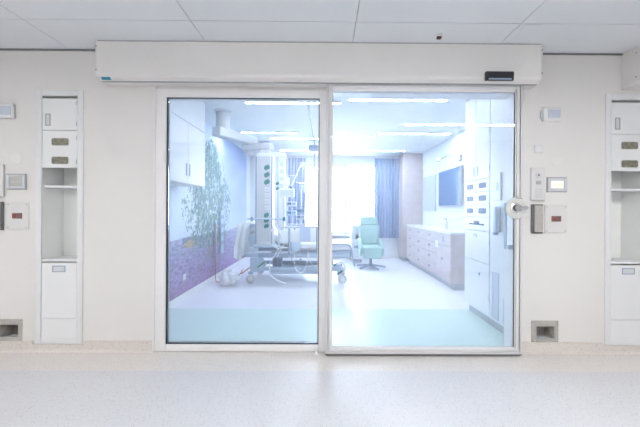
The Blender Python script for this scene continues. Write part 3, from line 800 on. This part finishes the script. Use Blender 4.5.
# ------------------------------------------------------------------ recliner
def recliner(cx, cy):
    t = thing('recliner_chair', (cx, cy, 0), 'mint green recliner chair on a star base by the window', 'chair')
    R = lambda a: Matrix.Rotation(math.radians(a), 3, 'X')
    def cushion(w_top, w_bot, d_, h_, z, y, rot, name, bev=.035):
        tb = bmesh.new(); bmesh.ops.create_cube(tb, size=1)
        for v in tb.verts:
            w_ = w_top if v.co.z > 0 else w_bot
            v.co = Vector((v.co.x*w_, v.co.y*d_, v.co.z*h_))
        bmesh.ops.bevel(tb, geom=tb.edges[:], offset=bev, segments=4, affect='EDGES', profile=.6)
        bmesh.ops.transform(tb, matrix=Matrix.Translation((cx, y, z)) @ rot.to_4x4(), verts=tb.verts)
        mb = MB(); mb.add(tb); return mb.build(name, M['mint'], t, True)
    cushion(.38, .40, .13, .19, .985, cy+.33, R(-12), 'headrest')
    bk = cushion(.46, .34, .14, .42, .685, cy+.25, R(-14), 'backrest')
    MB().box(cx-.045, cx+.045, cy+.165, cy+.175, .71, .722, .003).build('stitching', M['bedblue'], bk)
    cushion(.38, .38, .50, .13, .415, cy, R(4), 'seat')
    cushion(.38, .37, .10, .24, .36, cy-.27, R(6), 'leg_rest', .03)
    for s in (-1, 1):
        mb = MB().prism([(cy-.24, .44), (cy-.18, .50), (cy+.18, .62), (cy+.28, .60), (cy+.22, .27), (cy-.18, .27)], cx+s*.193, cx+s*.250, 'YZ')
        bmesh.ops.bevel(mb.bm, geom=mb.bm.edges[:], offset=.018, segments=3, affect='EDGES')
        mb.build('armrest', M['mint'], t, True)
    MB().cyl((cx, cy, .07), (cx, cy, .33), .032).cyl((cx, cy, .31), (cx, cy, .345), .10).build('column', M['bluegrey'], t, True)
    mb = MB().lathe([(.05, .04), (.055, .06), (.045, .09)], (cx, cy, 0))
    for k in range(5):
        a = 2*PI*k/5-PI/2+.35; dx, dy = math.cos(a), math.sin(a)
        mb.tube([(cx+dx*.04, cy+dy*.04, .065), (cx+dx*.32, cy+dy*.32, .02)], .02, 8, 1)
    mb.build('star_base', M['bluegrey'], t, True)
recliner(P(371.3, 266, 3.85).x, 3.95)
# bedside cabinet
t = thing('bedside_cabinet', (.76, 4.8, 0), 'small white bedside cabinet with open hole, left of the recliner', 'bedside cabinet')
x0, x1 = .63, .90
mb = holed(x0, x1, .08, .86, 4.60, 4.625, [(x0+.09, x0+.16, .55, .66)]); mb.build('front_panel', M['white'], t)
MB().box(x0, x0+.018, 4.625, 5.03, .08, .86).box(x1-.018, x1, 4.625, 5.03, .08, .86).box(x0+.018, x1-.018, 5.01, 5.03, .08, .86).box(x0+.018, x1-.018, 4.625, 5.01, .08, .1).build('carcass', M['white'], t)
MB().box(x0-.01, x1+.01, 4.59, 5.04, .861, .885, .006).build('top', M['whitep'], t)
MB().box(x0+.06, x0+.20, 4.592, 4.5995, .34, .40, .003).build('handle', M['bluegrey'], t)
for sx in (x0+.04, x1-.04):
    for sy in (4.66, 4.98):
        MB().cyl((sx-.012, sy, .028), (sx+.012, sy, .028), .028).box(sx-.015, sx+.015, sy-.015, sy+.015, .03, .079, .003).build('castor', M['bluegrey'], t, True)

# ------------------------------------------------------------------ bed
bx0, bx1, by0, by1 = -1.42, .47, 2.43, 3.36
bt = thing('hospital_bed', ((bx0+bx1)/2, (by0+by1)/2, 0), 'wheeled hospital bed with raised side rails and white mattress', 'bed')
MB().box(-1.20, .28, by0+.12, by0+.18, .20, .27, .01).box(-1.20, .28, by1-.18, by1-.12, .20, .27, .01).box(-1.2, -1.1, by0+.18, by1-.18, .19, .28, .01).box(.15, .28, by0+.18, by1-.18, .19, .28, .01).box(-.95, .05, by0+.15, by1-.15, .14, .20, .015).build('chassis', M['bedblue'], bt, True)
for x in (-1.24, .30):
    for y in (by0+.07, by1-.07):
        wh = MB().lathe([(.03, -.018), (.068, -.018), (.075, -.010), (.075, .010), (.068, .018), (.03, .018)], (x, y, .075), (0, 1, 0), 28).build('wheel', M['lgrey'], bt, True)
        MB().lathe([(.040, 0), (.040, .004), (.012, .008)], (x, y-.019, .075), (0, -1, 0), 20).build('hub_cap', M['white'], wh, True)
        MB().box(x-.035, x+.035, y-.035, y+.035, .156, .20, .008).box(x-.02, x+.02, y+.022, y+.030, .07, .16, .003).build('fork', M['bluegrey'], wh, True)
for x in (-.85, -.05):
    MB().cyl((x, (by0+by1)/2, .20), (x, (by0+by1)/2, .38), .09).cyl((x, (by0+by1)/2, .38), (x, (by0+by1)/2, .47), .07).build('lift_column', M['bluegrey'], bt, True)
mb = MB().box(-1.35, .42, by0+.06, by0+.12, .44, .51, .01).box(-1.35, .42, by1-.12, by1-.06, .44, .51, .01)
for x in (-1.3, -.9, -.4, 0, .36): mb.box(x-.03, x+.03, by0+.12, by1-.12, .45, .50, .005)
mb.build('main_frame', M['bedblue'], bt, True)
MB().box(-.40, .46, by0+.05, by1-.05, .512, .55, .012).build('leg_platform', M['bluegrey'], bt, True)
Rb = Matrix.Rotation(math.radians(20), 3, 'Y')
MB().box(-1.32, -.42, by0+.06, by1-.06, .515, .54, .01, rot=Rb, c=(-.42, 0, .53)).build('back_platform', M['bluegrey'], bt, True)
mb = MB().box(-.44, .46, by0+.04, by1-.04, .552, .68, .05, 4); mb.box(-1.30, -.40, by0+.05, by1-.05, .545, .675, .05, 4, rot=Rb, c=(-.42, 0, .53))
mb.build('mattress', M['linen'], bt, True)
# side rails (near and far)
for ys, nm in ((by0, 'near'), (by1, 'far')):
    y = ys+(.02 if nm == 'near' else -.02)
    r0, r1 = P(279, 228, by0).x, .02
    rl = MB().tube([(r0, y, .60), (r0, y, .92), (r0+.03, y, .95), (r1-.03, y, .95), (r1, y, .92), (r1, y, .60)], .016, 10, 1).tube([(r0, y, .60), (r1, y, .60)], .016, 10, 1).build('side_rail', M['lgrey'], bt, True)
    MB().box(r0+.02, r1-.02, y-.012, y+.012, .70, .90, .008).build('rail_panel', M['linen'], rl, True)
    for x in (r0+.17, r1-.15):
        MB().box(x-.018, x+.018, y-.018, y+.018, .50, .93, .005).build('rail_post', M['bluegrey'], rl, True)
    MB().box(-.56, -.40, y-.02, y+.02, .55, .70, .01).build('rail_latch', M['bedblue'], rl, True)
# head-end side panel with controls, tilted
hr = MB().prism([(-1.24, .62), (-1.32, .90), (-1.28, .99), (-1.13, .99), (-1.08, .90), (-1.06, .62)], by0, by0+.035).build('head_side_rail', M['bedblue'], bt, True)
cp = MB().box(-1.26, -1.13, by0-.012, by0-.0005, .80, .93, .004, rot=Matrix.Rotation(math.radians(-28), 3, 'Y')).build('control_panel', M['lgrey'], hr)
MB().box(-1.23, -1.16, by0-.016, by0-.0125, .835, .885, .002, rot=Matrix.Rotation(math.radians(-28), 3, 'Y')).build('control_screen', M['bluegrey'], hr)
MB().box(-1.42, -1.375, by0+.06, by1-.06, .45, 1.0, .02, 3).build('headboard', M['white'], bt, True)
MB().tube([(.10, by0+.02, .66), (.33, by0+.02, .665), (.42, by0+.02, .63), (.46, by0+.02, .52), (.47, by0+.02, .38), (.50, by0+.02, .30)], .011, 8, 4).build('foot_guard', M['bluegrey'], bt, True)
MB().tube([(.10, by1-.02, .66), (.33, by1-.02, .665), (.42, by1-.02, .63), (.46, by1-.02, .52)], .011, 8, 4).build('foot_guard', M['bluegrey'], bt, True)
MB().box(.44, .475, by0+.12, by1-.12, .44, .70, .012, 3).build('footboard', M['lgrey'], bt, True)
MB().tube([(.16, by0+.0, .30), (.26, by0-.03, .38), (.34, by0-.03, .30), (.30, by0-.02, .20), (.2, by0, .16)], .012, 8, 4).build('brake_lever', M['lgrey'], bt, True)
MB().box(.14, .22, by0-.02, by0+.01, .32, .345, .004, rot=Matrix.Rotation(math.radians(-35), 3, 'Y')).box(.20, .30, by0-.05, by0-.02, .20, .225, .004, rot=Matrix.Rotation(math.radians(-35), 3, 'Y')).build('brake_marking', M['teal'], bt, split=True)
MB().box(-1.13, -.98, by0+.01, by0+.035, .31, .335, .004, rot=Matrix.Rotation(math.radians(-38), 3, 'Y')).build('green_strap', M['green'], bt)
MB().box(-1.40, -1.22, by0-.0, by0+.02, .215, .235, .004, rot=Matrix.Rotation(math.radians(-38), 3, 'Y')).build('red_strap', M['orange'], bt)
MB().box(-1.10, -.60, by0+.02, by0+.05, .44, .505, .008).build('tool_rail', M['bluegrey'], bt)
MB().box(-1.25, -1.02, by0+.05, by0+.115, .19, .43, .02, 3).build('head_undercarriage', M['bedblue'], bt, True)
# pillow, blanket
def blob(name, c, sx, sy, sz, m, label, cat, rotY=0, lump=.12, e=.65):
    mb = MB(); tb = bmesh.new(); bmesh.ops.create_icosphere(tb, subdivisions=4, radius=1)
    for v in tb.verts:
        p = v.co.copy()
        q_ = Vector([math.copysign(abs(k)**e, k) for k in p])
        q_ *= 1+lump*noise.noise(p*2.1)
        v.co = Vector((q_.x*sx, q_.y*sy, q_.z*sz))
    bmesh.ops.transform(tb, matrix=Matrix.Translation(c) @ Matrix.Rotation(rotY, 4, 'Y'), verts=tb.verts)
    mb.add(tb); return tag(mb.build(name, m, smooth=True), label, cat)
blob('pillow', (-1.10, (by0+by1)/2, .945), .20, .32, .06, M['linen'], 'white pillow at the raised head of the hospital bed', 'pillow', math.radians(20))
# draped sheet over the head end
def drape():
    mb = MB(); bm = mb.bm; K = 26; rows = 16; G = []
    for side in (0, 1):
        g = []
        for j in range(rows+1):
            v = j/rows; r = []
            for i in range(K+1):
                u = i/K
                x = -1.44-.03*v+(.22-.06*v)*u+.012*math.sin(v*6+u*5)
                z = 1.03-.02*u-(.50+.12*math.sin(u*2.5+.6))*v
                y = by0-.05-.02*math.sin(u*13+v*2)*(.3+v)-.03*v+(.006 if side else 0)
                if v < .12: y += .05*(1-v/.12)
                r.append(bm.verts.new((x, y, z)))
            g.append(r)
        G.append(g)
    for g in G:
        for j in range(rows):
            for i in range(K): bm.faces.new((g[j][i], g[j][i+1], g[j+1][i+1], g[j+1][i]))
    for i in range(K):
        for j in (0, rows): bm.faces.new((G[0][j][i], G[0][j][i+1], G[1][j][i+1], G[1][j][i]))
    for j in range(rows):
        for i in (0, K): bm.faces.new((G[0][j][i], G[0][j+1][i], G[1][j+1][i], G[1][j][i]))
    tag(mb.build('draped_sheet', M['linen'], smooth=True), 'white sheet hanging over the head corner of the bed', 'sheet')
drape()
blob('laundry_bag', (-1.56, 2.36, .125), .13, .11, .125, M['linen'], 'white cloth bag on the floor by the bed head wheel', 'bag', .5, .5, .9)
cx0 = P(300, 229, by0).x; cx1 = P(310.5, 229, by0).x
tag(MB().box(cx0, cx1, by0-.012, by0-.004, .72, .945, .001).box(cx0+.02, cx1-.02, by0-.012, by0+.03, .967, .97).box(cx0+.02, cx1-.02, by0-.012, by0-.009, .94, .97).build('bed_card', M['cardb']), 'pale blue card hung on the near bed rail', 'card')

# ------------------------------------------------------------------ ceiling pendant (supply tower)
tx, ty = P(265.3, 200, 2.12).x, 2.12
mx, my = -1.46, 1.72
t = thing('supply_pendant', (mx, my, RZ-.02), 'white ceiling supply pendant carrying a tall tower of teal gas outlets', 'medical pendant')
MB().lathe([(.125, 0), (.125, .012), (.095, .02), (.095, .26)], (mx, my, RZ-.001), (0, 0, -1), 32).build('ceiling_mount', M['white'], t, True)
jxp, jyp = -1.20, 2.22
dv = Vector((jxp-mx, jyp-my, 0)); ln = dv.length; ang = math.atan2(dv.y, dv.x)
mb = MB().box(-.13, ln+.10, -.085, .085, 2.255, 2.39, .025, 3); bmesh.ops.transform(mb.bm, matrix=Matrix.Translation((mx, my, 0)) @ Matrix.Rotation(ang, 4, 'Z'), verts=mb.bm.verts)
mb.build('primary_arm', M['white'], t, True)
MB().cyl((jxp, jyp, 2.10), (jxp, jyp, 2.254), .075, seg=28).build('joint', M['lgrey'], t, True)
dv = Vector((tx-jxp, ty-jyp, 0)); ln = dv.length; ang = math.atan2(dv.y, dv.x)
mb = MB().box(-.10, ln+.12, -.075, .075, 2.16, 2.26, .02, 3); bmesh.ops.transform(mb.bm, matrix=Matrix.Translation((jxp, jyp+.0, -.0)) @ Matrix.Rotation(ang, 4, 'Z'), verts=mb.bm.verts)
mb.build('secondary_arm', M['white'], t, True)
TZ0, TZ1 = P(265, 247, ty-.12).z, P(265, 153, ty-.12).z
hw = .128
MB().box(tx-hw, tx+hw, ty-.11, ty+.11, TZ0+.02, TZ1, .018, 3).prism([(tx-.09, TZ1-.005), (tx+.09, TZ1-.005), (tx+.05, 2.18), (tx-.05, 2.18)], ty-.05, ty+.05).build('tower', M['white'], t, True)
MB().box(tx-hw-.002, tx-hw+.02, ty-.114, ty-.104, TZ0+.05, TZ1-.05, .003).box(tx+hw-.02, tx+hw+.002, ty-.114, ty-.104, TZ0+.05, TZ1-.05, .003).build('edge_rail', M['bluegrey'], t, split=True)
fp = MB().box(tx-.098, tx+.098, ty-.116, ty-.1105, TZ0+.08, TZ1-.05, .002).build('service_panel', M['lgrey'], t)
def outlet(px, py, par, s=1.0, Y=None):
    Y = ty-.117 if Y is None else Y
    p = P(px, py, Y); a = .026*s
    o = MB().prism([(p.x+a*u, p.z+a*v) for u, v in ((-1.1, .2), (-.5, .8), (.1, .8), (.4, 1.3), (.7, .9), (1.1, .6), (1.1, -.2), (.5, -.8), (-.1, -.8), (-.4, -1.3), (-.7, -.9), (-1.1, -.6))], Y-.012, Y).build('gas_outlet', M['teal'], par)
    MB().lathe([(a*.45, 0), (a*.4, .008)], (p.x, Y-.0121, p.z), (0, -1, 0), 14).build('outlet_port', M['teal'], o)
for py in (167.5, 174.8, 182): outlet(267, py, t, 1.5)
for py in (215, 220.5, 226): outlet(266.5, py, t, 1.3)
for py in (189.5, 195.5, 201.5, 208):
    p = P(267, py, ty-.118)
    so = MB().box(p.x-.042, p.x+.042, ty-.124, ty-.1165, p.z-.036, p.z+.036, .003).build('socket_module', M['white'], t)
    mb = MB()
    for dx in (-.02, .02): mb.lathe([(.011, 0), (.011, .002)], (p.x+dx, ty-.1245, p.z), (0, -1, 0), 12)
    mb.build('socket_hole', M['bedblue'], so, split=True)
zr = P(268, 219, ty-.16).z
mb = MB().tube([(tx-.24, ty-.15, zr), (tx+.34, ty-.15, zr)], .012, 10, 1).cyl((tx-hw, ty-.10, zr), (tx-hw, ty-.15, zr), .008).cyl((tx+hw, ty-.10, zr), (tx+hw, ty-.15, zr), .008)
mb.build('equipment_rail', M['bedblue'], t, True)
MB().box(tx-.16, tx+.16, ty-.14, ty+.14, TZ0-.005, TZ0+.019, .006).build('bottom_plate', M['bedblue'], t, True)

# second pendant: slim column behind the first, with pumps and monitor
sx, sy = P(282.5, 200, 2.95).x, 3.72
sx = P(281.5, 200, sy).x
t = thing('supply_pendant', (sx, sy, RZ-.02), 'slim white ceiling column behind the tower, holding the patient monitor', 'medical pendant')
MB().lathe([(.11, 0), (.11, .012), (.08, .02), (.08, .20)], (sx-.35, sy, RZ-.001), (0, 0, -1), 28).build('ceiling_mount', M['white'], t, True)
MB().box(sx-.45, sx+.10, sy-.07, sy+.07, 2.30, 2.41, .02, 3).build('primary_arm', M['white'], t, True)
MB().box(sx-.075, sx+.075, sy-.08, sy+.08, .78, 2.299, .015, 3).build('tower', M['lgrey'], t, True)
MB().box(sx-.05, sx+.05, sy-.086, sy-.0805, .9, 2.2, .002).build('service_panel', M['white'], t)
for py in (183.5, 188.5): outlet(277.5, py, t, 1.2, sy-.0865)
for k in range(4):
    zz = P(283, 165+k*7, sy).z
    MB().box(sx-.03, sx+.05, sy-.092, sy-.0865, zz-.04, zz+.04, .002).build('socket_module', M['bedblue'], t)

def monitor(px, py, Y, w_, h_, label, tilt=0):
    p = P(px, py, Y)
    t = thing('patient_monitor', (p.x, Y, p.z-h_/2), label, 'monitor')
    MB().box(p.x-w_/2, p.x+w_/2, Y-.03, Y+.03, p.z-h_/2, p.z+h_/2, .012, 3).build('casing', M['whitep'], t, True)
    MB().box(p.x-w_/2+.02, p.x+w_/2-.02, Y-.034, Y-.0305, p.z-h_/2+.03, p.z+h_/2-.02, .002).build('screen', M['board'], t)
    MB().cyl((p.x, Y+.03, p.z), (sx+.03 if abs(p.x-sx) < .5 else p.x, sy-.08 if abs(p.x-sx) < .5 else Y+.2, p.z), .016).build('arm', M['lgrey'], t, True)
monitor(287, 193, 3.45, .30, .17, 'white patient monitor on an arm right of the supply tower')
# infusion stands with pumps
def stand(px, Y, top, label, lean=0):
    x = P(px, 200, Y).x
    t = thing('infusion_stand', (x, Y, 0), label, 'drip stand', 'infusion stands behind the bed')
    mb = MB()
    for k in range(5):
        a = 2*PI*k/5+.4; mb.tube([(x, Y, .10), (x+.26*math.cos(a), Y+.26*math.sin(a), .07)], .013, 8, 1)
    mb.lathe([(.035, .06), (.04, .09), (.02, .13)], (x, Y, 0)); mb.build('star_base', M['bluegrey'], t, True)
    for k in range(5):
        a = 2*PI*k/5+.4; cx, cy = x+.26*math.cos(a), Y+.26*math.sin(a)
        MB().cyl((cx-.012, cy, .03), (cx+.012, cy, .03), .03).cyl((cx, cy, .03), (cx, cy, .075), .008).build('castor', M['grey'], t, True)
    MB().cyl((x, Y, .12), (x, Y, top), .011).build('pole', M['chrome'], t, True)
    MB().tube([(x-.11, Y, top+.04), (x-.10, Y, top), (x, Y, top-.01), (x+.10, Y, top), (x+.11, Y, top+.04)], .006, 8, 3).build('hook_bar', M['chrome'], t, True)
    return x
def pump(x, Y, z, label, m=None):
    t = thing('infusion_pump', (x, Y-.06, z), label, 'infusion pump')
    MB().box(x-.10, x+.10, Y-.13, Y-.015, z, z+.10, .012, 3).build('casing', m or M['lgrey'], t, True)
    MB().box(x-.075, x+.0, Y-.1335, Y-.1305, z+.035, z+.08, .001).build('screen', M['blk'], t)
    mb = MB()
    for k in range(3): mb.box(x+.02+k*.024, x+.036+k*.024, Y-.134, Y-.1305, z+.045, z+.07, .001)
    mb.build('key', M['teal'], t, split=True)
xa = stand(292, 3.66, 1.95, 'thin chrome infusion stand nearest the slim ceiling column')
xb = stand(301, 4.30, 1.85, 'thin chrome infusion stand in front of the left curtain, carrying two pumps')
pump(xa, 3.66, 1.30, 'infusion pump at the top of the stand nearest the column')
pump(xa, 3.66, 1.12, 'infusion pump at the bottom of the stand nearest the column', M['bedblue'])
pump(xb, 4.30, 1.16, 'upper of the two infusion pumps on the stand before the curtain', M['bluegrey'])
pump(xb, 4.30, 1.02, 'lower of the two infusion pumps on the stand before the curtain')
for x, Y, z, lb in ((xa-.10, 3.66, 1.72, 'clear drip bag hanging on the stand nearest the column'), (xb+.10, 4.30, 1.62, 'clear drip bag hanging on the stand before the curtain')):
    t = thing('drip_bag', (x, Y, z), lb, 'drip bag')
    blobm = MB().box(x-.05, x+.05, Y-.018, Y+.018, z, z+.18, .017, 3).build('bag', M['tube'], t, True)
    MB().tube([(x, Y, z+.18), (x, Y+.0, z+.235)], .005, 6, 1).build('hanging_loop', M['lgrey'], t)
    MB().tube([(x, Y, z), (x+.01, Y-.03, z-.20), (x+.04, Y-.10, z-.42)], .004, 6, 4).build('line', M['tube'], t)
# exam lamp arms (thin diagonal arms)
a0, a1 = P(291, 188, 3.5), P(301, 163.5, 3.5)
t = thing('examination_lamp', (a1.x, 3.5, a1.z), 'small white examination lamp on a slanting arm before the left curtain', 'lamp')
MB().tube([(sx+.08, sy-.05, a0.z), a0, a1], .012, 8, 1).build('arm', M['white'], t, True)
MB().lathe([(.02, 0), (.06, .03), (.07, .06), (.06, .065)], (a1.x, a1.y, a1.z+.02), (.5, -.2, -1), 24).build('lamp_head', M['bedblue'], t, True)
MB().cyl(a0+Vector((0, 0, -.03)), a0+Vector((0, 0, .03)), .022).build('joint', M['darkg'], t, True)
# ceiling hoist
hx = -.225; hy = 3.70; hz = P(314, 146, hy).z
t = thing('ceiling_hoist', (hx, hy, 2.1), 'blue-grey ceiling hoist hanging near the left side of the window', 'hoist')
MB().box(hx-.11, hx+.11, hy-.11, hy+.11, hz-.13, hz, .02, 3).build('motor_box', M['bluegrey'], t, True)
MB().box(hx-.015, hx+.015, hy-.015, hy+.015, hz, RZ-.026, .003).build('trolley', M['lgrey'], t)
zl = P(314, 174, hy).z
MB().box(hx-.010, hx+.010, hy-.002, hy+.002, zl, hz-.13).build('lifting_strap', M['bluegrey'], t)
MB().tube([(hx-.09, hy, zl-.09), (hx-.06, hy, zl-.02), (hx, hy, zl+.01), (hx+.06, hy, zl-.02), (hx+.09, hy, zl-.09)], .013, 8, 4).build('spreader_bar', M['bluegrey'], t, True)
tag(MB().box(hx-.012, hx+.012, 1.33, 4.35, RZ-.025, RZ-.001, .003).build('hoist_track', M['grey']), 'thin dark ceiling track that carries the hoist', 'hoist track')

# ------------------------------------------------------------------ tubes and hoses
def cable(name, pts, r, m, label, cat='tube', Y=None, grp=None):
    return tag(MB().tube([P(*p) for p in pts], r, 8, 5).build(name, m, smooth=True), label, cat, grp)
G = 'white tubes under and beside the bed'
cable('medical_tube', [(273, 226, 2.05), (274, 240, 2.2), (277, 252, 2.35), (270, 262, 2.33), (271, 275, 2.33), (279, 281, 2.3), (286, 283, 2.3)], .008, M['tube'], 'white tube dropping from the tower to the floor in a curl', grp=G)
cable('medical_tube', [(295, 251, 2.35), (294, 262, 2.34), (297, 271, 2.33), (303, 272, 2.33), (307, 262, 2.34), (308, 252, 2.35)], .008, M['tube'], 'white tube hanging in a deep loop below the bed rail', grp=G)
cable('medical_tube', [(308, 258, 2.33), (312, 264, 2.33), (317, 266, 2.33), (324, 263, 2.34)], .007, M['tube'], 'white tube in a shallow loop near the middle mullion', grp=G)
cable('medical_tube', [(276, 222, 2.0), (281, 236, 2.25), (284, 243, 2.36), (280, 251, 2.37), (277, 257, 2.37)], .009, M['tube'], 'thick white tube curving from the rail bar to the bed frame', grp=G)
cable('medical_tube', [(272, 229, 1.98), (269, 238, 2.0), (274, 246, 2.1), (279, 246, 2.25)], .006, M['tube'], 'thin white tube looping beside the tower foot', grp=G)
h0 = P(210, 250, 2.7)
tag(MB().tube([(XL+.045, 2.66, 1.0), (XL+.045, 2.66, .7), (XL+.05, 2.66, .3), (XL+.06, 2.62, .06), (XL+.14, 2.52, .013), (XL+.28, 2.62, .013), (XL+.42, 2.75, .08), (XL+.50, 2.72, .19)], .007, 8, 5).build('gas_hose', M['orange'], smooth=True), 'orange-red hose running down the mural wall to the bed head', 'hose')
# plug bits on rail: clamps
for px, mm, lb in ((252, 'bluegrey', 'left end clamp on the tower rail bar'), (284, 'teal', 'teal connector at the right end of the tower rail bar')):
    p = P(px, 219, ty-.16)
    tag(MB().box(p.x-.018, p.x+.018, ty-.175, ty-.137, zr-.03, zr+.03, .005).build('rail_clamp', M[mm]), lb, 'clamp')

# ------------------------------------------------------------------ world + view
wd = bpy.data.worlds.new('world'); S.world = wd; wd.use_nodes = True
bg = wd.node_tree.nodes['Background']
bg.inputs['Color'].default_value = (.80, .90, 1.0, 1); bg.inputs['Strength'].default_value = 8.0
S.view_settings.view_transform = 'Standard'; S.view_settings.look = 'None'; S.view_settings.gamma = 1
S.view_settings.use_curve_mapping = False
S.view_settings.exposure = 1.13
